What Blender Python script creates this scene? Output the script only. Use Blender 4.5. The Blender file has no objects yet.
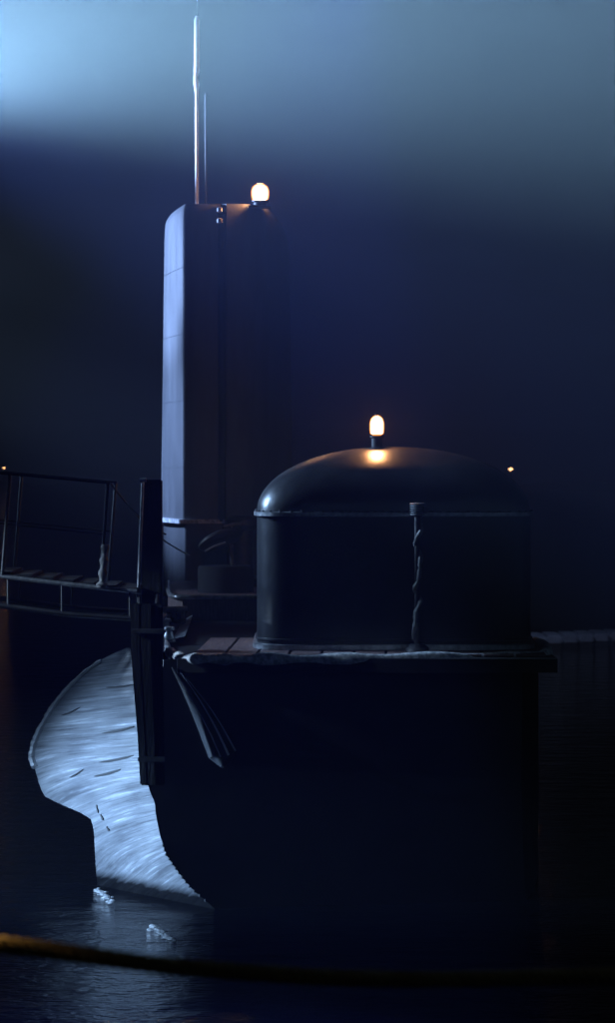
import bpy, bmesh, math, random
from mathutils import Vector, Matrix
random.seed(7)
S = bpy.context.scene
COL = S.collection
R = math.radians

# ---------------------------------------------------------------- camera
H = 4.44            # eye height above the water
F = 2450.0          # focal length in pixels of a 616 x 1024 frame
HY = 465.0          # row of the horizon
cam_d = bpy.data.cameras.new('camera')
cam_d.sensor_fit = 'VERTICAL'
cam_d.sensor_height = 36.0
cam_d.lens = F / 1024.0 * 36.0
cam_d.shift_y = -(512.0 - HY) / 1024.0
cam_d.clip_end = 4000
cam_d.dof.use_dof = True
cam_d.dof.focus_distance = 26.0
cam_d.dof.aperture_fstop = 3.2
cam = bpy.data.objects.new('camera', cam_d)
cam.location = (0, 0, H)
cam.rotation_euler = (R(90), 0, 0)
COL.objects.link(cam)
S.camera = cam

def P(px, py, Y):
    return Vector(((px - 308.0) * Y / F, Y, H + (HY - py) * Y / F))

# ---------------------------------------------------------------- sky, moonlight, exposure
w = bpy.data.worlds.new('World'); S.world = w; w.use_nodes = True
nt = w.node_tree; nt.nodes.clear()
o_ = nt.nodes.new('ShaderNodeOutputWorld'); b_ = nt.nodes.new('ShaderNodeBackground')
k_ = nt.nodes.new('ShaderNodeTexSky'); k_.sky_type = 'NISHITA'; k_.sun_disc = False
k_.sun_elevation = R(14); k_.sun_rotation = R(-70)
b_.inputs['Strength'].default_value = 0.00008
nt.links.new(k_.outputs[0], b_.inputs[0]); nt.links.new(b_.outputs[0], o_.inputs[0])
S.view_settings.view_transform = 'Standard'; S.view_settings.look = 'None'
S.view_settings.exposure = 0; S.view_settings.gamma = 1

def light(name, kind, loc, energy, color, target=None, size=0.1, angle=60, blend=1.0):
    d = bpy.data.lights.new(name, kind); d.energy = energy; d.color = color
    if kind == 'SPOT':
        d.spot_size = R(angle); d.spot_blend = blend
    if kind == 'SUN': d.angle = R(size)
    else: d.shadow_soft_size = size
    o = bpy.data.objects.new(name, d); COL.objects.link(o); o.location = loc
    if target is not None:
        o.rotation_euler = (Vector(target) - Vector(loc)).to_track_quat('-Z', 'Y').to_euler()
    return o
light('moon', 'SUN', (-20, 60, 10), 0.004, (0.7, 0.8, 1.0), (0, 40, 4.8), 0.5)
ICE = (0.50, 0.72, 1.0)
# quay floodlights, left of the frame, and added unseen fills
light('quay_floodlight_beam', 'SPOT', (-2.30, 11.0, 6.07), 98000, (0.36, 0.68, 1.0), (1.3, 11.0, 7.15), 0.08, 58, 1.0)
light('quay_floodlight_spill', 'SPOT', (-2.70, 11.0, 6.40), 13000, (0.28, 0.48, 1.0), (1.3, 11.0, 6.45), 0.03, 64, 1.0)
for z_, e_, a_ in ((4.9, 32000, 19), (7.4, 52000, 17), (10.0, 60000, 15)):
    light('quay_floodlight_fin', 'SPOT', (-13.0, 37.6, 9.0), e_, (0.34, 0.53, 1.0), (-2.0, 36.0 if z_ < 9 else 37.0, z_), 0.12, a_, 0.9)
light('quay_floodlight_hull', 'SPOT', (-11.0, 23.1, 2.1), 15000, (0.38, 0.63, 1.0), (-2.0, 24.7, 0.22), 0.10, 28, 1.0)
light('quay_floodlight_dome', 'SPOT', (-9.5, 28.0, 8.6), 22000, (0.38, 0.62, 1.0), (-0.5, 26.0, 4.3), 1.4, 22, 1.0)
light('quay_floodlight_deck', 'SPOT', (-9.0, 23.0, 5.5), 4000, (0.50, 0.72, 1.0), (-1.40, 24.5, 2.6), 0.08, 13, 1.0)
light('blue_veil_left', 'SPOT', (-2.36, 11.0, 6.30), 12000, (0.13, 0.26, 1.0), (0.30, 11.0, 5.30), 0.05, 40, 1.0)  # added unseen spot, gives the haze a blue glow across mid-frame
light('blue_veil_overhead', 'SPOT', (0.2, 17.0, 8.85), 5000, (0.06, 0.13, 1.0), (-0.54, 17.0, 4.4), 0.06, 46, 0.45)  # added unseen spot, stands in for a blue lens-flare patch
light('quay_floodlight_foredeck', 'SPOT', (-12.0, 31.5, 6.2), 3000, (0.45, 0.66, 1.0), (-1.5, 31.0, 2.9), 0.1, 14, 1.0)
light('blue_veil_far', 'SPOT', (1.2, 50.0, 15.0), 7000, (0.06, 0.13, 1.0), (-2.0, 90.0, 4.5), 0.1, 44, 1.0)  # added unseen spot behind the fin, turns the distant haze blue
light('quay_lantern', 'SPOT', (-1.02, 5.70, 3.47), 24, (1.0, 0.80, 0.42), (-0.86, 5.82, 3.22), 0.04, 60, 1.0)
light('pontoon_fill', 'SPOT', (5.2, 58.5, 3.2), 60, (0.35, 0.5, 1.0), (6.4, 61, 0.1), 0.05, 60, 1.0)  # added spot with no real source, only brightens the pontoon

# ---------------------------------------------------------------- materials
class N:
    def __init__(s, name):
        s.m = bpy.data.materials.new(name); s.m.use_nodes = True
        s.t = s.m.node_tree; s.t.nodes.clear()
        s.out = s.new('ShaderNodeOutputMaterial')
    def new(s, kind, **k):
        n = s.t.nodes.new(kind)
        for a, v in k.items():
            if a in n.inputs: n.inputs[a].default_value = v
            else: setattr(n, a, v)
        return n
    def link(s, a, b): s.t.links.new(a, b)

def paint(name, c1, c2, rough=(0.35, 0.6), scale=3.0, stretch=(1, 1, 1), bump=0.2, metal=0.0, spec=0.5, coord='Object', detail=8, contrast=(0.35, 0.65), bdist=0.02, coat=0.0):
    n = N(name)
    p = n.new('ShaderNodeBsdfPrincipled'); p.inputs['Metallic'].default_value = metal
    p.inputs['Specular IOR Level'].default_value = spec
    p.inputs['Coat Weight'].default_value = coat; p.inputs['Coat Roughness'].default_value = 0.08
    tc = n.new('ShaderNodeTexCoord'); mp = n.new('ShaderNodeMapping'); mp.inputs['Scale'].default_value = stretch
    n.link(tc.outputs[coord], mp.inputs[0])
    no = n.new('ShaderNodeTexNoise', Scale=scale, Detail=detail, Roughness=0.65)
    n.link(mp.outputs[0], no.inputs['Vector'])
    cr = n.new('ShaderNodeValToRGB'); e = cr.color_ramp.elements
    e[0].position, e[1].position = contrast; e[0].color = (*c1, 1); e[1].color = (*c2, 1)
    n.link(no.outputs['Fac'], cr.inputs[0]); n.link(cr.outputs[0], p.inputs['Base Color'])
    mr = n.new('ShaderNodeMapRange'); mr.inputs['To Min'].default_value, mr.inputs['To Max'].default_value = rough
    n.link(no.outputs['Fac'], mr.inputs[0]); n.link(mr.outputs[0], p.inputs['Roughness'])
    bp = n.new('ShaderNodeBump', Strength=bump, Distance=bdist)
    n.link(no.outputs['Fac'], bp.inputs['Height']); n.link(bp.outputs[0], p.inputs['Normal'])
    n.link(p.outputs[0], n.out.inputs['Surface'])
    return n.m

def emit(name, col, s):
    n = N(name); e = n.new('ShaderNodeEmission', Strength=s); e.inputs[0].default_value = (*col, 1)
    n.link(e.outputs[0], n.out.inputs['Surface']); return n.m

M = {}
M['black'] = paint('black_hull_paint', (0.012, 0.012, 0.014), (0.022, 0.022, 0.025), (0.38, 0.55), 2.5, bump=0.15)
M['fin'] = paint('fin_grey_paint', (0.032, 0.035, 0.042), (0.062, 0.066, 0.075), (0.45, 0.65), 5, (1, 1, 0.16), bump=0.35)
M['dome'] = paint('dome_paint', (0.006, 0.0065, 0.009), (0.012, 0.0125, 0.015), (0.27, 0.46), 2.2, bump=0.28, spec=0.7, bdist=0.03, contrast=(0.4, 0.6))
M['metal'] = paint('worn_metal', (0.22, 0.23, 0.25), (0.5, 0.5, 0.52), (0.25, 0.5), 14, bump=0.2, metal=0.7)
M['pale'] = paint('chipped_white_and_glint_paint', (0.28, 0.30, 0.33), (0.75, 0.76, 0.78), (0.3, 0.55), 16, bump=0.5, contrast=(0.4, 0.6))
M['dark_metal'] = paint('dark_steel', (0.02, 0.02, 0.024), (0.05, 0.05, 0.055), (0.35, 0.6), 6, bump=0.2, metal=0.2)
M['deck_black'] = paint('matt_black_deck_paint', (0.010, 0.010, 0.011), (0.02, 0.02, 0.022), (0.75, 0.95), 4, bump=0.3, spec=0.2)
M['wood'] = paint('deck_timber', (0.09, 0.055, 0.055), (0.20, 0.13, 0.125), (0.5, 0.7), 6, (9, 0.8, 1), bump=0.5)
M['rubber'] = paint('tarred_timber', (0.004, 0.004, 0.005), (0.011, 0.011, 0.012), (0.6, 0.85), 5, (5, 5, 0.6), bump=0.6, spec=0.2)
M['canvas'] = paint('folded_canvas', (0.10, 0.10, 0.11), (0.22, 0.21, 0.20), (0.6, 0.85), 9, bump=0.5)
M['rope'] = paint('manila_rope', (0.30, 0.17, 0.06), (0.55, 0.34, 0.13), (0.7, 0.9), 60, bump=0.5, bdist=0.003)
def lamp_glass():
    n = N('lit_lamp_glass'); e = n.new('ShaderNodeEmission'); lw = n.new('ShaderNodeLayerWeight', Blend=0.5)
    cr = n.new('ShaderNodeValToRGB'); c = cr.color_ramp.elements
    c[0].position = 0.1; c[0].color = (1.0, 0.62, 0.30, 1); c[1].position = 0.6; c[1].color = (1.0, 0.30, 0.07, 1)
    mr = n.new('ShaderNodeMapRange'); mr.inputs['From Min'].default_value = 0.1; mr.inputs['From Max'].default_value = 0.5
    mr.inputs['To Min'].default_value = 45; mr.inputs['To Max'].default_value = 0.9
    n.link(lw.outputs['Facing'], cr.inputs[0]); n.link(lw.outputs['Facing'], mr.inputs[0])
    n.link(cr.outputs[0], e.inputs[0]); n.link(mr.outputs[0], e.inputs[1])
    tr = n.new('ShaderNodeBsdfTransparent'); ad = n.new('ShaderNodeAddShader'); n.link(e.outputs[0], ad.inputs[0]); n.link(tr.outputs[0], ad.inputs[1]); n.link(ad.outputs[0], n.out.inputs['Surface']); return n.m
M['orange_glass'] = lamp_glass()
M['far_glow'] = emit('far_lamp_glow', (1.0, 0.50, 0.22), 9)
M['shore'] = paint('shore_earth', (0.015, 0.015, 0.014), (0.03, 0.03, 0.025), (0.8, 0.95), 0.2, bump=0.3)
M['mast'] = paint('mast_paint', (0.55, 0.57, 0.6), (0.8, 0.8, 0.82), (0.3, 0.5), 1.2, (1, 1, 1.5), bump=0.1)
M['pontoon'] = paint('weathered_pontoon_boards', (0.3, 0.32, 0.34), (0.55, 0.57, 0.58), (0.5, 0.7), 1.5, bump=0.3)

# hull side paint: scraped streaks run along the plating (UV: u along hull, v up, in metres)
def hull_side_mat():
    n = N('scraped_hull_side_paint')
    p = n.new('ShaderNodeBsdfPrincipled'); uv = n.new('ShaderNodeUVMap'); uv.uv_map = 'plating'
    def noise(sc, st, det=6, rg=0.6, dist=0.0):
        mp = n.new('ShaderNodeMapping'); mp.inputs['Scale'].default_value = st
        n.link(uv.outputs[0], mp.inputs[0])
        t = n.new('ShaderNodeTexNoise', Scale=sc, Detail=det, Roughness=rg, Distortion=dist); n.link(mp.outputs[0], t.inputs['Vector'])
        return t.outputs['Fac']
    fine = noise(1.0, (1.1, 44, 1), 9, 0.72, 0.12)
    mid = noise(1.0, (0.55, 13, 1), 6, 0.6, 0.2)
    big = noise(1.0, (0.6, 2.2, 1), 4)
    def ramp(f, stops):
        r = n.new('ShaderNodeValToRGB'); e = r.color_ramp.elements
        while len(e) < len(stops): e.new(0.5)
        for k, (pos, c) in enumerate(stops): e[k].position = pos; e[k].color = (c[0], c[1], c[2], 1)
        n.link(f, r.inputs[0]); return r.outputs[0]
    def mix(kind, fac, a, b):
        m = n.new('ShaderNodeMix', data_type='RGBA', blend_type=kind)
        if isinstance(fac, float): m.inputs[0].default_value = fac
        else: n.link(fac, m.inputs[0])
        n.link(a, m.inputs[6]); n.link(b, m.inputs[7]); return m.outputs[2]
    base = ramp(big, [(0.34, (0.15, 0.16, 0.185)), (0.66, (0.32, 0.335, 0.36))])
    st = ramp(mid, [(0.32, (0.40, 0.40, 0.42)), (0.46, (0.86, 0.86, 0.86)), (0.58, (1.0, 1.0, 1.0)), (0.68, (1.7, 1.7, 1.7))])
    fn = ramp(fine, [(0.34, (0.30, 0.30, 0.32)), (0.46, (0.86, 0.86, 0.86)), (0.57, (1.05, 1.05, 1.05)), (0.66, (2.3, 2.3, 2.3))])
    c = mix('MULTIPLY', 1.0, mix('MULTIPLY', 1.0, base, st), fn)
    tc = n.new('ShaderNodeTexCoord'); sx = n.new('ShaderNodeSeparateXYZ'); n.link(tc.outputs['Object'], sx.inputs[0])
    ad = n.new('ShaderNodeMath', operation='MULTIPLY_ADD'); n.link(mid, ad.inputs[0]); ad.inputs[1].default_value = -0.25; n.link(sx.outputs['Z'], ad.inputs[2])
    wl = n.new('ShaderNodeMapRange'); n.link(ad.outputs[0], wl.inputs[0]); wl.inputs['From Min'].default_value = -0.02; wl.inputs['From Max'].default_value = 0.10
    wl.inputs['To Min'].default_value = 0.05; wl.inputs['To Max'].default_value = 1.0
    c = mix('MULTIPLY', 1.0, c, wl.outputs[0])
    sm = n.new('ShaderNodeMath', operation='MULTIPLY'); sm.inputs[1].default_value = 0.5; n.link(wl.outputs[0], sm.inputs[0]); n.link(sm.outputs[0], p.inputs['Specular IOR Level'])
    n.link(c, p.inputs['Base Color'])
    mr = n.new('ShaderNodeMapRange'); mr.inputs['To Min'].default_value, mr.inputs['To Max'].default_value = 0.62, 0.34
    n.link(fine, mr.inputs[0]); n.link(mr.outputs[0], p.inputs['Roughness'])
    b1 = n.new('ShaderNodeBump', Strength=0.4, Distance=0.015); n.link(mid, b1.inputs['Height'])
    b2 = n.new('ShaderNodeBump', Strength=0.6, Distance=0.006); n.link(fine, b2.inputs['Height']); n.link(b1.outputs[0], b2.inputs['Normal'])
    n.link(b2.outputs[0], p.inputs['Normal']); n.link(p.outputs[0], n.out.inputs['Surface'])
    return n.m
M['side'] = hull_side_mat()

def water_mat():
    n = N('harbour_water')
    p = n.new('ShaderNodeBsdfPrincipled'); p.inputs['Base Color'].default_value = (0.002, 0.003, 0.005, 1)
    p.inputs['Roughness'].default_value = 0.05; p.inputs['IOR'].default_value = 1.333
    tc = n.new('ShaderNodeTexCoord'); mp = n.new('ShaderNodeMapping'); mp.inputs['Scale'].default_value = (1.3, 2.6, 1)
    n.link(tc.outputs['Object'], mp.inputs[0])
    a = n.new('ShaderNodeTexNoise', Scale=1.1, Detail=3.0); c = n.new('ShaderNodeTexNoise', Scale=6.5, Detail=4.0)
    n.link(mp.outputs[0], a.inputs['Vector']); n.link(mp.outputs[0], c.inputs['Vector'])
    b1 = n.new('ShaderNodeBump', Strength=0.6, Distance=0.10); n.link(a.outputs['Fac'], b1.inputs['Height'])
    b2 = n.new('ShaderNodeBump', Strength=0.7, Distance=0.035); n.link(c.outputs['Fac'], b2.inputs['Height']); n.link(b1.outputs[0], b2.inputs['Normal'])
    n.link(b2.outputs[0], p.inputs['Normal']); n.link(p.outputs[0], n.out.inputs['Surface'])
    return n.m
M['water'] = water_mat()

# ---------------------------------------------------------------- helpers
def tag(o, label=None, cat=None, group=None, kind=None):
    if label: o['label'] = label
    if cat: o['category'] = cat
    if group: o['group'] = group
    if kind: o['kind'] = kind
    return o
def empty(name, loc):
    o = bpy.data.objects.new(name, None); COL.objects.link(o); o.location = loc; o.empty_display_size = 0.2; return o
WM = {}
def link(name, me, mat, parent=None, smooth=True, loc=None):
    """link a mesh given in WORLD coordinates (or local to loc)"""
    me.materials.append(mat)
    if smooth:
        me.polygons.foreach_set('use_smooth', [True] * len(me.polygons))
        try: me.set_sharp_from_angle(angle=R(38))
        except Exception: pass
    o = bpy.data.objects.new(name, me); COL.objects.link(o)
    wl = Vector((0, 0, 0)) if loc is None else Vector(loc)
    pl = Vector((0, 0, 0))
    if parent is not None:
        o.parent = parent; pl = WM[parent.name]
    o.location = wl - pl
    WM[o.name] = wl
    return o
def root(name, loc, label, cat, group=None):
    o = empty(name, loc); tag(o, label, cat, group); WM[o.name] = Vector(loc); return o

class MB:
    def __init__(s): s.v = []; s.f = []
    def add(s, vs, fs):
        n = len(s.v); s.v += [tuple(x) for x in vs]; s.f += [tuple(i + n for i in f) for f in fs]
        return s
    def box(s, c, d, m=None, bev=0.0):
        cx, cy, cz = c; dx, dy, dz = [a / 2 for a in d]
        b = bmesh.new(); bmesh.ops.create_cube(b, size=1)
        for v in b.verts: v.co = Vector((v.co.x * 2 * dx, v.co.y * 2 * dy, v.co.z * 2 * dz))
        if bev: bmesh.ops.bevel(b, geom=b.edges[:], offset=bev, segments=2, affect='EDGES')
        for v in b.verts:
            co = m @ v.co if m else v.co
            v.co = co + Vector(c)
        b.verts.index_update()
        s.add([v.co for v in b.verts], [[v.index for v in f.verts] for f in b.faces]); b.free()
        return s
    def tube(s, pts, rad, seg=10, cap=True, wob=0.0):
        pts = [Vector(p) for p in pts]; n = len(pts)
        rads = rad if isinstance(rad, (list, tuple)) else [rad] * n
        vs, fs = [], []; up = None
        for i, p in enumerate(pts):
            t = (pts[min(i + 1, n - 1)] - pts[max(i - 1, 0)]).normalized()
            if up is None:
                up = Vector((0, 0, 1)) if abs(t.z) < 0.9 else Vector((1, 0, 0))
            a = t.cross(up).normalized(); b = a.cross(t).normalized(); up = b
            for k in range(seg):
                an = 2 * math.pi * k / seg
                r = rads[i] * (1 + (random.uniform(-wob, wob) if wob else 0))
                vs.append(p + a * math.cos(an) * r + b * math.sin(an) * r)
        for i in range(n - 1):
            for k in range(seg):
                k2 = (k + 1) % seg
                fs.append((i * seg + k, i * seg + k2, (i + 1) * seg + k2, (i + 1) * seg + k))
        if cap:
            fs.append(tuple(reversed(range(seg)))); fs.append(tuple((n - 1) * seg + k for k in range(seg)))
        return s.add(vs, fs)
    def lathe(s, c, prof, seg=32, sx=1.0, sy=1.0, ex=2.0):
        """prof: (radius factor, z) ; sx,sy half sizes; ex superellipse exponent"""
        vs, fs = [], []
        for pr in prof:
            r, z = pr[0], pr[1]
            if len(pr) > 2: ex = pr[2]
            for k in range(seg):
                a = 2 * math.pi * k / seg; ca, sa = math.cos(a), math.sin(a)
                if ex > 4: q = (abs(ca) ** ex + abs(sa) ** ex) ** (-1 / ex); ca *= q; sa *= q
                e_ = 2 if ex > 4 else ex
                x = math.copysign(abs(ca) ** (2 / e_), ca); y = math.copysign(abs(sa) ** (2 / e_), sa)
                vs.append((c[0] + sx * r * x, c[1] + sy * r * y, c[2] + z))
        for i in range(len(prof) - 1):
            for k in range(seg):
                k2 = (k + 1) % seg
                fs.append((i * seg + k, i * seg + k2, (i + 1) * seg + k2, (i + 1) * seg + k))
        fs.append(tuple(reversed(range(seg)))); fs.append(tuple((len(prof) - 1) * seg + k for k in range(seg)))
        return s.add(vs, fs)
    def mesh(s, name):
        me = bpy.data.meshes.new(name); me.from_pydata(s.v, [], s.f); me.validate()
        b = bmesh.new(); b.from_mesh(me); bmesh.ops.recalc_face_normals(b, faces=b.faces[:]); b.to_mesh(me); b.free()
        return me
    def build(s, name, mat, parent=None, smooth=True):
        return link(name, s.mesh(name), mat, parent, smooth)

def interp(tab, y):
    if y <= tab[0][0]: return tab[0][1]
    for (a, va), (b, vb) in zip(tab, tab[1:]):
        if y <= b: return va + (vb - va) * (y - a) / (b - a)
    return tab[-1][1]
def smooth_path(pts, n=6):
    """Catmull-Rom through the points"""
    pts = [Vector(p) for p in pts]; q = [2 * pts[0] - pts[1]] + pts + [2 * pts[-1] - pts[-2]]; out = []
    for i in range(1, len(q) - 2):
        for k in range(n):
            t = k / n; a, b, c, d = q[i - 1], q[i], q[i + 1], q[i + 2]
            out.append(0.5 * ((2 * b) + (c - a) * t + (2 * a - 5 * b + 4 * c - d) * t * t + (3 * b - a - 3 * c + d) * t ** 3))
    out.append(pts[-1]); return out

DECK = H - 1.94      # casing deck level

# ================================================================ SETTING
g = MB()
xs = [-900, -120, -40, -15, 0, 15, 40, 120, 900]; ys = [-60, 0, 12, 20, 30, 60, 120, 300, 1500]
g.add([(x, y, 0) for y in ys for x in xs], [(j * 9 + i, j * 9 + i + 1, j * 9 + i + 10, j * 9 + i + 9) for j in range(8) for i in range(8)])
tag(g.build('water', M['water'], smooth=False), kind='structure')
sh = MB(); nn = 90; vs = []
for i in range(nn + 1):
    x = -260 + 520 * i / nn
    h = 0.9 + 0.5 * math.sin(i * 0.41) + 0.4 * math.sin(i * 1.3 + 1) + random.uniform(0, .25)
    vs += [(x, 398, -0.6), (x, 404, h), (x, 430, h * 1.1), (x, 440, -0.6)]
sh.add(vs, [(i * 4 + k, i * 4 + 4 + k, i * 4 + 5 + k, i * 4 + 1 + k) for i in range(nn) for k in range(3)])
tag(sh.build('far_shore', M['shore']), kind='structure')

# ================================================================ SUBMARINE
sub = root('submarine', (0, 30, 0), 'black submarine moored bow-on at night with tall fin and rounded deck dome', 'submarine')

XL = [(648, 128), (655, 112), (662, 98), (672, 84), (685, 70), (700, 57), (715, 47), (730, 39), (745, 33), (757, 31), (766, 34), (776, 37), (788, 40), (797, 45), (803, 56), (808, 68), (813, 80), (820, 91), (830, 94), (850, 95), (870, 96), (900, 99), (940, 104), (1000, 118)]
XR = [(648, 164), (660, 163), (690, 159), (740, 151), (780, 147), (792, 150), (803, 155), (815, 156), (835, 160), (855, 166), (875, 180), (888, 190), (900, 204), (915, 222), (940, 240), (1000, 262)]
YS = [648, 651, 655, 659, 664, 670, 677, 685, 693, 701, 710, 719, 728, 737, 745, 752, 757, 762, 768, 775, 783, 791, 797, 801, 805, 809, 814, 820, 827, 836, 846, 857, 868, 880, 892, 905, 920, 940, 965, 1000]
Y0 = 24.45
def depth(d): return Y0 + 2.0 * (max(d, 0) / 130.0) ** 1.05
def side_pt(y, t):
    xl, xr = interp(XL, y), interp(XR, y)
    x = xl + (xr - xl) * t
    yy = y + (12 * t if y < 700 else 12 * t * max(0, (760 - y) / 60))
    return P(x, yy, depth(xr - x))
NT = 30
verts, faces, uvs = [], [], []
aft = [(0.05, 0.12), (0.22, 0.5), (0.5, 1.6), (0.45, 4.0), (0.30, 9.0), (0.25, 18.0), (0.6, 30.0), (1.4, 44.0)]
for y in YS:
    row = []
    left = side_pt(y, 0.0)
    for dx, dy in reversed(aft):
        row.append(Vector((left.x + dx, left.y + dy, left.z)))
    for k in range(NT + 1):
        t = (k / NT)
        p = side_pt(y, t)
        row.append(p)
    W = len(row)
    for p in row:
        verts.append(p)
    xr_w = side_pt(y, 1.0).x
    for p in row:
        d = math.hypot(p.x - xr_w, p.y - Y0)
        sl = 0.14 + 0.24 * min(1, max(0, (1.4 - p.z) / 1.2))
        uvs.append((d, p.z + sl * d))
for j in range(len(YS) - 1):
    for i in range(W - 1):
        a = j * W + i; faces.append((a, a + 1, a + W + 1, a + W))
me = bpy.data.meshes.new('hull_side'); me.from_pydata([tuple(v) for v in verts], [], faces)
ul = me.uv_layers.new(name='plating')
for lp in me.loops: ul.data[lp.index].uv = uvs[lp.vertex_index]
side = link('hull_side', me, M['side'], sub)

# blunt forward face of the hull, turned away from the quay lights, then round to the far side
fr = MB(); vs = []; NF = 26
for y in YS:
    c = side_pt(y, 1.0)
    ztop = c.z
    for k in range(NF + 1):
        t = k / NF
        x = c.x + (2.5 - c.x) * t
        Y = Y0 + 0.55 * t + 2.2 * max(0, t - 0.92) ** 1.5 * 30
        vs.append((x, Y, ztop))
    for dy in (4, 12, 30, 46):
        vs.append((2.5 + 0.03 - dy * 0.02, Y0 + 1.9 + dy, ztop))
W2 = NF + 5
fr.add(vs, [(j * W2 + i, j * W2 + i + 1, j * W2 + W2 + i + 1, j * W2 + W2 + i) for j in range(len(YS) - 1) for i in range(W2 - 1)])
fr.build('bow_plating', M['black'], sub)

# casing (deck platform) : top sheet a little below the planks
XD = [(24.45, -1.30), (24.8, -1.38), (25.7, -1.50), (27.6, -1.66), (29.5, -1.84), (33, -2.05), (40, -2.15), (55, -1.7), (68, -0.9)]
cs = MB(); rows = [24.45, 24.6, 24.8, 25.2, 25.7, 26.5, 27.6, 29.5, 33, 40, 55, 68]
vs = []
for Y in rows:
    xl = interp(XD, Y); xr = 2.5 - max(0, (Y - 40)) * 0.04
    vs += [(xl, Y, DECK - 0.14), (xl, Y, DECK), (xr, Y, DECK), (xr, Y, DECK - 0.14)]
fs = [(i * 4 + k, i * 4 + 4 + k, i * 4 + 5 + k, i * 4 + 1 + k) for i in range(len(rows) - 1) for k in range(3)] + [(0, 1, 2, 3)]
cs.add(vs, fs)
casing = cs.build('casing', M['deck_black'], sub)
# planks, each its own piece
pm = {}
x = -1.16; k = 0
while x < 2.1:
    wd = 0.325
    for seg_i, (ya, yb) in enumerate(((24.62, 26.9),)):
        m = MB(); dz = random.uniform(-0.003, 0.004)
        ln = yb - ya
        sh_ = -0.05
        vs = []
        for Y in (ya, yb):
            off = sh_ * (24.62 - Y) * -1.0
            for zz in (DECK + 0.004, DECK + 0.034 + dz):
                for xx in (x + 0.012, x + wd - 0.012):
                    vs.append((xx - off * 0 + (Y - 24.62) * 0.035, Y, zz))
        m.add(vs, [(0, 1, 3, 2), (4, 6, 7, 5), (2, 3, 7, 6), (0, 4, 5, 1), (0, 2, 6, 4), (1, 5, 7, 3)])
        me = m.mesh('plank'); b = bmesh.new(); b.from_mesh(me); bmesh.ops.bevel(b, geom=b.edges[:], offset=0.006, segments=1, affect='EDGES'); b.to_mesh(me); b.free()
        link('deck_plank', me, M['wood'], casing, smooth=False)
    x += wd

# rounded deck edge
rim = smooth_path([(-2.02, 32.5, DECK + .02), (-1.84, 29.5, DECK + .02), (-1.66, 27.6, DECK + .02), (-1.49, 25.7, DECK + .02), (-1.36, 24.85, DECK + .01), (-1.22, 24.52, DECK), (-0.95, 24.42, DECK), (-0.53, 24.43, DECK), (0.3, 24.46, DECK), (1.3, 24.60, DECK), (2.2, 24.8, DECK), (2.5, 25.3, DECK), (2.52, 27, DECK)], 8)
rads = [0.05 + 0.012 * math.sin(i * 0.9) + random.uniform(-.004, .004) for i in range(len(rim))]
rm = MB().tube(rim, rads, 12)
rm.build('deck_edge_moulding', M['pale'], sub)

# chipped edge strip along the outermost knuckle of the lit side
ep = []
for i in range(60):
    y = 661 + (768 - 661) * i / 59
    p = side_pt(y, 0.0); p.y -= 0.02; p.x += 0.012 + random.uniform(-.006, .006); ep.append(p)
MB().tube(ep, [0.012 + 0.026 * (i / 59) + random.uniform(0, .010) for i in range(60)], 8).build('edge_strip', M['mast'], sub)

# flood slots in the side plating
def slot(x0, y0, x1, y1, th, name='flood_slot'):
    n = 10; vs = []; fs = []
    up, lo = [], []
    for i in range(n + 1):
        t = i / n; px = x0 + (x1 - x0) * t; py = y0 + (y1 - y0) * t + 0.8 * math.sin(t * math.pi)
        xl, xr = interp(XL, py), interp(XR, py); h = th * (0.25 + math.sin(math.pi * min(1, max(0, t))) ** 0.5)
        Yd = depth(xr - px)
        for s_ in (-1, 1):
            p = P(px, py + s_ * h * 0.5, Yd); q = p + Vector((-0.010, -0.010, 0)); r_ = p + Vector((0.03, 0.03, 0))
            vs.append(q); vs.append(r_)
    fs = []
    for i in range(n):
        a = i * 4
        fs += [(a, a + 2, a + 6, a + 4), (a, a + 4, a + 5, a + 1), (a + 2, a + 3, a + 7, a + 6), (a + 1, a + 5, a + 7, a + 3)]
    fs += [(0, 1, 3, 2), (n * 4, n * 4 + 2, n * 4 + 3, n * 4 + 1)]
    MB().add(vs, fs).build(name, M['black'], side)
slot(107, 688, 133, 685, 1.4); slot(103, 734, 134, 727, 1.8); slot(100, 763, 134, 756, 1.9); slot(95, 777, 121, 770, 2.0)
slot(62, 716, 80, 708, 1.0); slot(70, 778, 84, 770, 1.1)
slot(97, 806, 99, 813, 2.6, 'flood_slot'); slot(101, 815, 104, 820, 3.0, 'flood_slot'); slot(107, 827, 110, 831, 2.2)
# weld studs down the forward corner
for i in range(13):
    y = 846 + i * 4.6
    c = side_pt(y, 1.0)
    m = MB().lathe((c.x, c.y, c.z), [(0.3, -0.018), (1, -0.008), (1, 0.008), (0.3, 0.018)], 8, 0.009, 0.014)
    m.build('weld_stud', M['dark_metal'], side)

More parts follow.
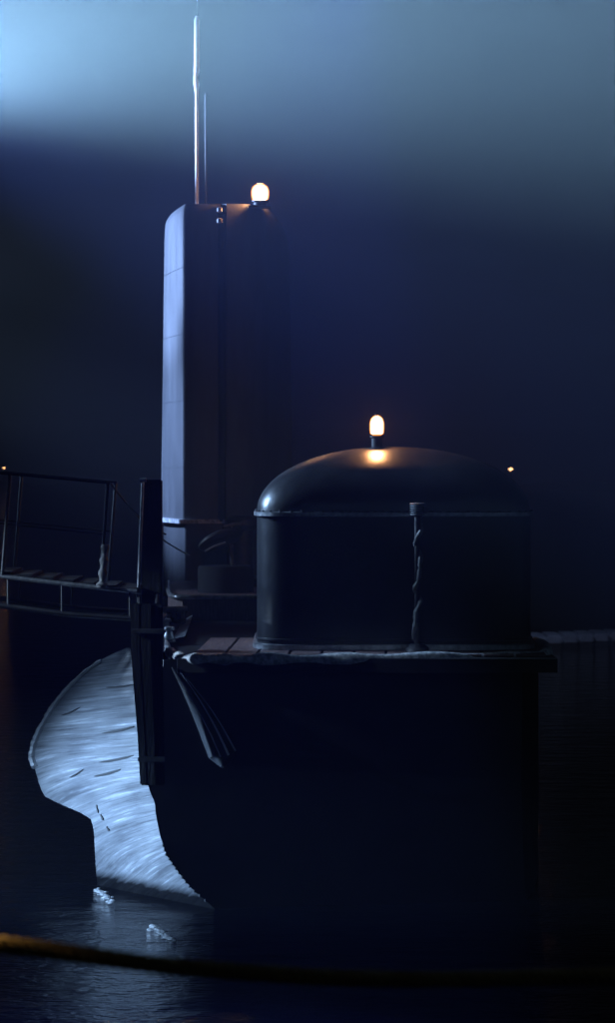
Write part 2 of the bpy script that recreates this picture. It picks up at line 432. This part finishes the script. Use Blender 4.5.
# sheen on the forward face, put in as a bulge with pale streaks
a0, a1 = P(176, 672, 24.30), P(231, 752, 24.05)
a0 = P(172, 668, 24.42); a1 = P(222, 768, 24.42)
NA = 24; pts = []; rr = []
for i in range(NA + 1):
    t = i / NA; r_ = (0.012 + 0.15 * t ** 1.2) * (1 if t < .86 else math.cos((t - .86) / .14 * 1.45))
    pts.append(a0.lerp(a1, t) + Vector((r_ * .4, 0.62 * r_ + .01, 0.03 * math.sin(t * math.pi)))); rr.append(max(r_, .004))
swell = MB().tube(pts, rr, 28).build('sheen_bulge', M['fin'], sub)
for (xa, ya, xb, yb, rr_) in ((180, 672, 229, 756, .009), (186, 678, 236, 752, .007), (178, 682, 221, 758, .006)):
    q = [P(xa + (xb - xa) * i / 8 + 2.5 * math.sin(i / 8 * math.pi), ya + (yb - ya) * i / 8 - 2 * math.sin(i / 8 * math.pi), 24.40 - .08 * i / 8) for i in range(9)]
    MB().tube(q, [rr_ * (.4 + i / 8) for i in range(9)], 8).build('sheen_streak', M['mast'], swell)  # pale paint stands in for bright reflected streaks on the plating

# ---- sonar dome
DC = Vector((0.90, 26.2, 0)); HW, HD = 1.43, 1.12
ring_z, top_z = 3.93, 4.63
wall = MB().lathe((DC.x, DC.y, 0), [(1.0, DECK + .03), (1.0, DECK + .4), (1.0, DECK + .8), (1.0, ring_z - .05), (1.0, ring_z)], 96, HW, HD, 8)
dome = wall.build('sonar_dome', M['dome'], sub)
cap = [(1.0, ring_z + 0.03, 8)]
for i in range(1, 26):
    a = i / 25 * math.pi / 2
    cap.append((math.cos(a) ** 0.96 if i < 25 else 0.012, ring_z + 0.03 + (top_z - ring_z - .03) * math.sin(a), 8 - 3.9 * i / 25))
MB().lathe((DC.x, DC.y, 0), cap, 96, HW, HD, 4.6).build('dome_cap', M['dome'], dome)
def ringm(z, h, out, mat, name, ex=8):
    MB().lathe((DC.x, DC.y, 0), [(1.0, z), (out, z + .006), (out, z + h - .006), (1.0, z + h)], 96, HW, HD, ex).build(name, mat, dome)
ringm(ring_z - .025, .05, 1.022, M['metal'], 'flange')
ringm(DECK + .036, .06, 1.03, M['metal'], 'base_ring')
ringm(DECK + .13, .025, 1.012, M['dark_metal'], 'base_ring')

bolt = None
for k in range(56):
    a = math.pi + math.pi * (k + .5) / 56; ca, sa = math.cos(a), math.sin(a); q = (abs(ca) ** 8 + abs(sa) ** 8) ** (-1 / 8)
    if bolt is None: bolt = MB().lathe((0, 0, 0), [(1, 0), (1, .010), (.6, .016)], 8, .013, .013).mesh('flange_bolt'); bolt.materials.append(M['dark_metal'])
    o = bpy.data.objects.new('flange_bolt', bolt); COL.objects.link(o); o.parent = dome
    o.location = (DC.x + ca * q * (HW + .012), DC.y + sa * q * (HD + .012), ring_z + .024)
def lamp(name, p, w_, h_, stand, glow, collar=True):
    """marine lamp: emitting glass, cap, base and short post"""
    l = root_part(name, p)
    prof = [(0.5, 0), (0.92, h_ * .10), (1, h_ * .3), (1, h_ * .6), (0.85, h_ * .82), (0.5, h_ * .96), (0.1, h_)]
    MB().lathe(p, prof, 20, w_, w_).build('lamp_glass', glow, l)
    MB().lathe((p[0], p[1], p[2] - stand), [(1.5, 0), (1.5, .015), (0.9, .025), (0.9, stand - .03), (1.15, stand - .02), (1.15, stand - .002)], 20, w_ * .85, w_ * .85).build('lamp_base', M['dark_metal'], l)
    MB().lathe((p[0], p[1], p[2] + h_), [(1, -0.002), (1, .008), (.4, .02)], 14, w_ * .35, w_ * .35).build('lamp_cap', M['dark_metal'], l)
    light(name + '_bulb', 'POINT', (p[0], p[1], p[2] + h_ * .5), 38, (1.0, 0.40, 0.14), None, 0.03)
    return l
def root_part(name, p):
    o = empty(name, (0, 0, 0)); o.parent = sub; o.location = Vector(p) - WM[sub.name]; WM[o.name] = Vector(p); return o
lp = P(377.5, 436, 26.0)
top_here = top_z - 0.01
lamp('anchor_light', (lp.x, lp.y, lp.z), 0.078, 0.215, lp.z - top_here + .02, M['orange_glass'])

# rope-wrapped staff in front of the dome
sb = P(418, 656, 24.85); st_ = P(418, 503, 24.85)
jack = MB().tube([(sb.x, sb.y, DECK + .03), (st_.x, st_.y, st_.z)], 0.03, 10).lathe((sb.x, sb.y, DECK + .03), [(1, 0), (1, .05), (.6, .09)], 16, .12, .12).build('jackstaff', M['dark_metal'], sub)
fp = []
for i in range(90):
    t = i / 89; z = sb.z + 0.08 + t * (st_.z - sb.z - .12)
    rr = 0.045 + 0.022 * math.sin(t * 9) ** 2 + 0.012 * math.sin(t * 23)
    fp.append((sb.x + math.cos(t * 21 + math.sin(t*17)*1.2) * rr * .55, sb.y + math.sin(t * 21 + math.sin(t*17)*1.2) * rr * .6 - .01, z))
MB().tube(fp, [0.016 + 0.010 * abs(math.sin(i * .37)) for i in range(90)], 8, wob=.12).build('furled_flag', M['canvas'], jack)
for i in range(6):
    z = st_.z - .02 - i * .022
    MB().lathe((sb.x, sb.y, z), [(.8, 0), (1, .005), (1, .01), (.8, .015)], 18, .075, .075).build('lashing', M['metal'], jack)

# ---- fin
def fx(px, Y): return (px - 308) * Y / F
FZ0, FZ1 = DECK, H + (HY - 205) * 35 / F
def fin_section(z, shrink=0.0):
    # plan outline, starting at the nose, going anticlockwise round the starboard (left) side
    t = (z - FZ0) / (FZ1 - FZ0)
    lean = 0.075 * t
    pts = [(-1.225, 34.90), (-1.30, 34.88), (-1.52, 34.86), (-1.74, 34.84), (-1.775, 34.86), (-1.785, 34.90), (-1.90, 35.3), (-2.02, 35.7), (-2.13, 36.1), (-2.20, 36.45), (-2.23, 37.6), (-2.24, 39.5), (-2.0, 43.5), (-1.6, 46.0), (-1.225, 47.5),
           (-0.85, 46.0), (-0.45, 43.5), (-0.3, 41.5), (-0.22, 39.8), (-0.24, 38.0), (-0.34, 36.4), (-0.55, 35.2), (-0.66, 35.0), (-0.78, 34.90), (-0.95, 34.86), (-1.15, 34.80)]
    cx = -1.225
    return [((x - cx) * (1 - lean * max(0, min(1, (Y - 35) / 1.3)) - shrink * .35) + cx + (0.12 * (1 - 0) * 0), Y + shrink * (Y - 41) * -0.04, z) for x, Y in pts]
NP = 26
fz = [3.62, 3.75, 4.3, 5.0, 5.7, 6.4, 7.0, 7.5, 7.8, 7.95, 8.04, 8.10, FZ1]
shr = {7.8: .0, 7.95: .01, 8.04: .03, 8.10: .08, FZ1: .16}
vs = []
for z in fz:
    s_ = shr.get(z, 0); sec = fin_section(z, s_)
    for (x, Y, zz) in sec:
        # the top falls away towards the trailing edge
        drop = 0.10 * max(0, (Y - 35.1) / 4.2) if Y < 39.8 else 0.11 + (Y - 39.8) * 0.12
        vs.append((x, Y, zz - (drop * max(0, (zz - 6.4) / 1.76))))
fs = [(j * NP + i, j * NP + (i + 1) % NP, (j + 1) * NP + (i + 1) % NP, (j + 1) * NP + i) for j in range(len(fz) - 1) for i in range(NP)]
fs += [tuple(range(NP)), tuple((len(fz) - 1) * NP + i for i in reversed(range(NP)))]
fin = MB().add(vs, fs).build('fin', M['fin'], sub)
# recessed foot of the fin
vs = []
for z, ins in ((DECK - .02, .96), (3.0, .96), (3.60, .96)):
    vs += [((x + 1.225) * ins - 1.225, 41 + (Y - 41) * .985, z) for x, Y, _ in fin_section(z)]
fs = [(j * NP + i, j * NP + (i + 1) % NP, (j + 1) * NP + (i + 1) % NP, (j + 1) * NP + i) for j in range(2) for i in range(NP)]
MB().add(vs, fs).build('fin_foot', M['fin'], fin)
# tread ledge round the foot
lv = []
for z in (3.60, 3.66):
    lv += [((x + 1.225) * 1.10 - 1.225, 41 + (Y - 41) * 1.012, z) for x, Y, _ in fin_section(z)]
MB().add(lv, [(i, (i + 1) % NP, NP + (i + 1) % NP, NP + i) for i in range(NP)] + [tuple(range(NP)), tuple(NP + i for i in reversed(range(NP)))]).build('tread_ledge', M['pale'], fin)
# nose strip and twin fixtures
MB().tube([P(223, 214, 34.87), P(223.5, 400, 34.87), P(223.5, 522, 34.87)], 0.07, 16).build('nose_strip', M['deck_black'], fin)
for yy in (210, 221):
    p = P(220, yy, 34.62)
    MB().lathe((p.x, p.y, p.z), [(.3, -.04), (1, -.025), (1, .025), (.3, .04)], 14, .04, .04).build('deck_fixture', M['pale'], fin)
# plate seams on the lit side of the fin
for i in range(4):
    z = 4.4 + i * .95
    sec = [Vector(v) for v in fin_section(z)][4:12]
    drop = lambda v: 0.10 * max(0, (v.y - 35.1) / 4.2) * max(0, (z - 6.4) / 1.76)
    MB().tube([v + Vector((-.004, 0, -drop(v))) for v in sec], .003, 6).build('weld_seam', M['fin'], fin)

# ---- masts
def at(px, py, Y): p = P(px, py, Y); return (p.x, p.y, p.z)
per = MB().tube([at(197.3, 210, 37.2), at(197, 92, 37.2)], 0.028, 14)
per.tube([at(197, 92, 37.2), at(196.7, 84, 37.2), at(195.8, 78, 37.2), at(196.8, 72, 37.2)], [.028, .045, .030, .04], 14)
per.tube([at(196.8, 72, 37.2), at(197, 62, 37.2), at(197.2, 20, 37.2), at(197.3, 16, 37.2)], [.045, .042, .042, .02], 14)
peris = per.build('periscope', M['mast'], sub)
MB().tube([at(197.4, 16, 37.2), at(197.6, -22, 37.2)], 0.009, 8).build('whip_aerial', M['metal'], peris)
MB().tube([at(206.4, 210, 37.6), at(206, 96, 37.6), at(206, 93, 37.6)], [.020, .018, .008], 12).build('snort_mast', M['fin'], sub)

# masthead light on its bracket
ml = P(260.5, 201, 34.9)
MLAMP = lamp('masthead_light', (ml.x, ml.y, ml.z), 0.128, 0.245, ml.z - 8.10, M['orange_glass'])

# ---- fore-deck fittings between dome and fin
v0 = DECK + .30
vs = []
plat = [(-1.72, 30.6), (-1.78, 31.2), (-1.95, 34.2), (-1.8, 34.6), (0.3, 34.6), (0.3, 30.6), (-1.55, 30.35)]
n_ = len(plat)
MB().add([(x, y, DECK) for x, y in plat] + [(x, y, v0) for x, y in plat], [(i, (i + 1) % n_, n_ + (i + 1) % n_, n_ + i) for i in range(n_)] + [tuple(range(n_, 2 * n_))]).build('raised_platform', M['wood'], casing, smooth=False)
MB().tube(smooth_path([(-1.95, 34.2, v0), (-1.78, 31.4, v0), (-1.68, 30.5, v0), (-1.5, 30.3, v0), (-0.9, 30.3, v0), (0.2, 30.3, v0)], 6), .03, 10).build('platform_edge', M['metal'], casing)
# pair of low bollards and a fairlead on the near edge
def bollard(px, py, Y, r, h):
    p = P(px, py, Y)
    MB().lathe((p.x, p.y, DECK), [(1.2, 0), (1.2, .03), (.8, .05), (.8, h - .06), (1.15, h - .04), (1.15, h - .01), (.9, h)], 20, r, r).build('bollard', M['dark_metal'], sub)
bollard(171, 622, 30.0, .08, .18); bollard(181, 622, 30.0, .08, .18)
p = P(175, 610, 29.4)
MB().tube([(p.x - .17, p.y, p.z), (p.x, p.y - .03, p.z), (p.x + .15, p.y, p.z + .01)], [.03, .042, .028], 12).tube([(p.x - .12, p.y, DECK), (p.x - .12, p.y, p.z)], .025, 8).tube([(p.x + .1, p.y, DECK), (p.x + .1, p.y, p.z)], .025, 8).build('cleat', M['metal'], sub)
p = P(168, 640, 26.8)
for (px, py, Y) in ((166, 631, 27.8), (169, 641, 26.4)):
    p = P(px, py, Y); MB().lathe((p.x, p.y, DECK + .03), [(1, 0), (1, .03), (.75, .07), (.5, .12), (.9, .13), (.8, .16)], 16, .075, .075).build('fairlead', M['metal'], sub)
# hatch with raised lid, capstan
hp = P(226, 590, 31.5)
hatch = MB().lathe((hp.x, hp.y, v0), [(1, 0), (1, .30), (.95, .34), (.85, .34)], 28, .36, .36).build('hatch', M['deck_black'], sub)
mt = Matrix.Rotation(R(-22), 3, 'Y') @ Matrix.Rotation(R(-20), 3, 'X')
lid = MB().lathe((0, 0, 0), [(.9, -.02), (1, 0), (1, .03), (.8, .06), (.2, .08)], 28, .30, .30)
lid.v = [tuple(mt @ Vector(v) + Vector((hp.x - .06, hp.y, v0 + .66))) for v in lid.v]
lid.build('hatch_lid', M['dark_metal'], hatch)
MB().tube([at(205, 552, 31), at(214, 547, 31), at(226, 543, 31)], .014, 8).build('lid_lever', M['metal'], hatch)
MB().tube([(hp.x + .1, hp.y, v0 + .3), (hp.x + .05, hp.y, v0 + .62)], .03, 8).build('hinge', M['dark_metal'], hatch)
cp = P(243, 590, 33)
MB().lathe((cp.x, cp.y, v0), [(1.2, 0), (1.2, .1), (.7, .16), (.6, .5), (.75, .75), (1.1, .82), (1.1, .9), (.6, .95)], 24, .22, .22).build('capstan', M['dark_metal'], sub)
MB().tube([at(224, 527, 32), at(232, 525, 32), at(242, 524, 32)], .02, 8).tube([at(232, 525, 32), (at(232, 525, 32)[0], 32, v0)], .015, 8).build('grab_rail', M['metal'], sub)

# ================================================================ GANGWAY
gx = P(130, 592, 24.6)
gw = root('gangway', (gx.x, gx.y, DECK), 'dark gangway with pipe handrails reaching the submarine from the left quay', 'gangway')
def gp(px, py, Y=24.3): return P(px, py, Y)
yn, yf = 24.3, 25.3
def rail_y(px, base0, base1): return base0 + (base1 - base0) * px / 137.0
L0 = -260
for side_, Y in (('n', yn), ('f', yf)):
    q = yn / Y
    def pp(px, py): 
        v = P(px, py, yn); return Vector((v.x, Y, v.z))
    MB().tube([pp(L0, 455), pp(0, 473.5), pp(110, 483.5)], .013 if Y == yn else .012, 10).build('handrail', M['metal'] if 0 else M['black'], gw)
    MB().tube([pp(L0, 505), pp(0, 524), pp(106, 535)], .008, 8).build('knee_rail', M['black'], gw)
    MB().box((0, 0, 0), (0, 0, 0)) 
    MB().tube([pp(L0, 552), pp(0, 577), pp(60, 584), pp(137, 592)], [.022, .022, .022, .022], 8).build('side_beam', M['metal'] if Y == yn else M['black'], gw)
    MB().tube([pp(L0, 585), pp(0, 606), pp(70, 615), pp(132, 619)], .026, 8).build('lower_chord', M['black'], gw)
    for px in (-230, -150, -75, 8, 62, 130):
        MB().tube([pp(px, 578 + px * .11), pp(px, 606 + px * .11)], .012, 6).build('truss_strut', M['black'], gw)
    for px in (-200, -100, 6, 104):
        top, bot = pp(px + 4, 474 + px * .09), pp(px - 4, 577 + px * .12)
        MB().tube([top, bot], .017, 10).build('stanchion', M['black'], gw)
# canvas sleeve tied on the last stanchion
s0, s1 = gp(105.5, 545, 24.27), gp(101.5, 588, 24.27)
sl = [s0.lerp(s1, i / 14) for i in range(15)]
MB().tube(sl, [.034 + .012 * math.sin(i * 1.5) + (.02 if i == 13 else 0) for i in range(15)], 12, wob=.1).build('canvas_sleeve', M['canvas'], gw)
for i in range(19):
    xa = P(L0, 0, yn).x; xb = P(137, 0, yn).x
    x = xa + (xb - xa) * (i + .5) / 19; z = P(0, 577, yn).z - 0.145 * (x - P(0, 0, yn).x) * 0.92
    MB().box((x, (yn + yf) / 2, z + .035), (0.2, yf - yn, .03), bev=.004).build('tread_board', M['deck_black'], gw, smooth=False)
# gate post at the inboard end, standing on the deck edge
pt = P(152.5, 480, 24.75); 
MB().box((pt.x, pt.y, (pt.z + DECK) / 2), (.20, .16, pt.z - DECK), bev=.012).build('gate_post', M['rubber'], gw, smooth=False)
p0, p1 = gp(143, 481, 24.5), gp(138.5, 592, 24.5)
MB().tube([p0, p1], .016, 10).tube([p0 + Vector((-.03, 0, 0.0)), p0 + Vector((.035, 0, .006))], .022, 10).build('gate_pipe', M['metal'], gw)
MB().tube([p1 + Vector((-.03, 0, 0)), p1 + Vector((.03, 0, 0))], .03, 10).build('pipe_foot', M['metal'], gw)
# inboard wheels / step down to the casing
MB().box((P(146, 0, 24.6).x, 24.95, DECK + .38), (.34, .7, .05), bev=.01).box((P(146, 0, 24.6).x + .12, 24.95, DECK + .19), (.06, .6, .34), bev=.01).build('landing_step', M['black'], gw, smooth=False)
# slack safety ropes from the rail to the deck
def slack(a, b, sag, n=16):
    return [a.lerp(b, i / n) + Vector((0, 0, -sag * math.sin(math.pi * i / n))) for i in range(n + 1)]
for (a, b, s_) in ((gp(111, 484), P(190, 556, 26), .10), (gp(112, 486), P(166, 535, 25), .06)):
    MB().tube(slack(a, b, s_), .008, 6).build('safety_line', M['canvas'], gw)

# ================================================================ FENDER
ft, fb = P(148, 604, 24.12), P(152.5, 783, 24.05)
fe = root('fender', (fb.x, fb.y, fb.z), 'black timber fender hanging against the lit hull side beneath the gangway end', 'fender')
def fender_beam(xa, xb, name, mat, dy):
    vs = []
    for (py, l, r_) in ((604, 131, 163), (650, 131, 163), (690, 134, 163.5), (740, 138, 164.5), (786, 140.5, 165)):
        ll = l + (r_ - l) * xa; rr = l + (r_ - l) * xb
        for (x, Y) in ((ll, 24.1 + dy), (rr, 24.1 + dy), (rr, 24.32), (ll, 24.32)):
            vs.append(P(x, py, Y))
    fs = [(j * 4 + k, j * 4 + (k + 1) % 4, j * 4 + 4 + (k + 1) % 4, j * 4 + 4 + k) for j in range(4) for k in range(4)] + [(0, 1, 2, 3), (16, 17, 18, 19)]
    me = MB().add(vs, fs).mesh(name); b = bmesh.new(); b.from_mesh(me)
    bmesh.ops.bevel(b, geom=[e for e in b.edges if e.is_manifold and e.calc_face_angle(0) > .6], offset=.012, segments=2, affect='EDGES'); b.to_mesh(me); b.free()
    link(name, me, mat, fe, smooth=False)
fender_beam(0, .30, 'fender_timber', M['rubber'], 0.0); fender_beam(.325, .66, 'fender_timber', M['rubber'], -.02); fender_beam(.685, 1, 'fender_timber', M['rubber'], .0)
fender_beam(.03, .97, 'backing_board', M['rubber'], .09)
for py in (632, 760):
    l = P(interp([(604, 131), (786, 140.5)], py) - 1, py, 24.06); r_ = P(165.5, py, 24.06)
    MB().box(((l.x + r_.x) / 2, 24.06, l.z), (r_.x - l.x, .05, .05), bev=.008).build('fender_strap', M['dark_metal'], fe, smooth=False)
MB().tube([P(140, 606, 24.2), P(139, 598, 24.3)], .02, 8).build('hanging_chain', M['dark_metal'], fe)
MB().tube([P(157, 606, 24.2), P(158, 596, 24.4)], .02, 8).build('hanging_chain', M['dark_metal'], fe)

# ================================================================ WATERLINE GLINTS, light on ripples put in as pale flakes
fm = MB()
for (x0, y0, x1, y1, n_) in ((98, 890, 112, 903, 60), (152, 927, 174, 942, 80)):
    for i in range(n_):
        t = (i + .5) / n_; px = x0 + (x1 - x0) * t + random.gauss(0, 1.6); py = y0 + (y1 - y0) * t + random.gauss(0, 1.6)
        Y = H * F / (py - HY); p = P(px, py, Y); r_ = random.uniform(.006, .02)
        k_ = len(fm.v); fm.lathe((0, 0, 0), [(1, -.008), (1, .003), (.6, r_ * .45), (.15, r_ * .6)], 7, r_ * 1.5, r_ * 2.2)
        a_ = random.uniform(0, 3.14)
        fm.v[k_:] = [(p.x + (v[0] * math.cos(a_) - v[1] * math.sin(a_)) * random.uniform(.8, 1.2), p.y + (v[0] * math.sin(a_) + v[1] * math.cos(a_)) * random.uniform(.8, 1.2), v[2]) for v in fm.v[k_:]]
tag(fm.build('glint_flakes', M['pale']), kind='stuff')

# ================================================================ NEAR MOORING ROPE
rp = root('mooring_rope', P(0, 950, 6.0), 'thick tan three-strand mooring rope crossing low in the foreground', 'rope')
base = smooth_path([P(-260, 922, 5.6), P(-60, 939, 5.8), P(60, 953, 6.0), P(190, 969, 6.2), P(370, 980, 6.5), P(560, 978, 6.9), P(760, 970, 7.3)], 60)
cum = 0
for st3 in range(3):
    pts = []
    cum = 0
    for i, p in enumerate(base):
        if i: cum += (p - base[i - 1]).length
        a = cum * 2 * math.pi / .10 + st3 * 2 * math.pi / 3
        pts.append(p + Vector((0, math.cos(a), math.sin(a))) * .0140)
    MB().tube(pts, .0105, 7).build('rope_strand', M['rope'], rp)

# ================================================================ FAR LAMPS, PONTOON
def far_lamp(px, py, Y, label, r=0.5):
    p = P(px, py, Y)
    g_ = root('shore_lamp', (p.x, Y, 0.6), label, 'lamp', 'lamps on the far shore')
    zb = 0.6
    MB().tube([(p.x, Y, zb), (p.x, Y, max(p.z, zb + 1.0))], .08, 8).build('lamp_post', M['dark_metal'], g_)
    MB().lathe((p.x, Y, max(p.z, zb + 1.0)), [(.3, 0), (1, r * .4), (1, r), (.3, r * 1.3)], 12, r, r).build('lamp_head', M['far_glow'], g_)
far_lamp(511.5, 471, 402, 'small orange lamp far off to the right on the dark shore', .32)
far_lamp(4, 469, 402, 'small orange lamp far off at the left frame edge', .17)

bx0, bx1 = P(528, 643, 61), P(605, 643, 61)
pn = root('floating_pontoon', ((bx0.x + bx1.x) / 2, 61, 0), 'low pale floating pontoon on the dark water at the far right', 'pontoon')
n_ = 6
for i in range(n_):
    xa = bx0.x + (bx1.x + .6 - bx0.x) * i / n_; wd = (bx1.x + .6 - bx0.x) / n_
    MB().box((xa + wd / 2, 61 + i * .25, .10), (wd * .94, 1.6, .22), bev=.04).build('pontoon_section', M['pontoon'], pn, smooth=False)

# ================================================================ HAZE
hz = MB().box((0, 320, 7.5), (560, 760, 17.2))
hm = N('haze_air'); pv = hm.new('ShaderNodeVolumePrincipled')
pv.inputs['Color'].default_value = (0.92, 0.95, 1.0, 1); pv.inputs['Density'].default_value = 0.0022; pv.inputs['Anisotropy'].default_value = 0.0
hm.link(pv.outputs[0], hm.out.inputs['Volume'])
tag(hz.build('haze', hm.m, smooth=False), kind='stuff')
S.cycles.volume_bounces = 0
S.cycles.use_denoising = True
S.cycles.sample_clamp_indirect = 4
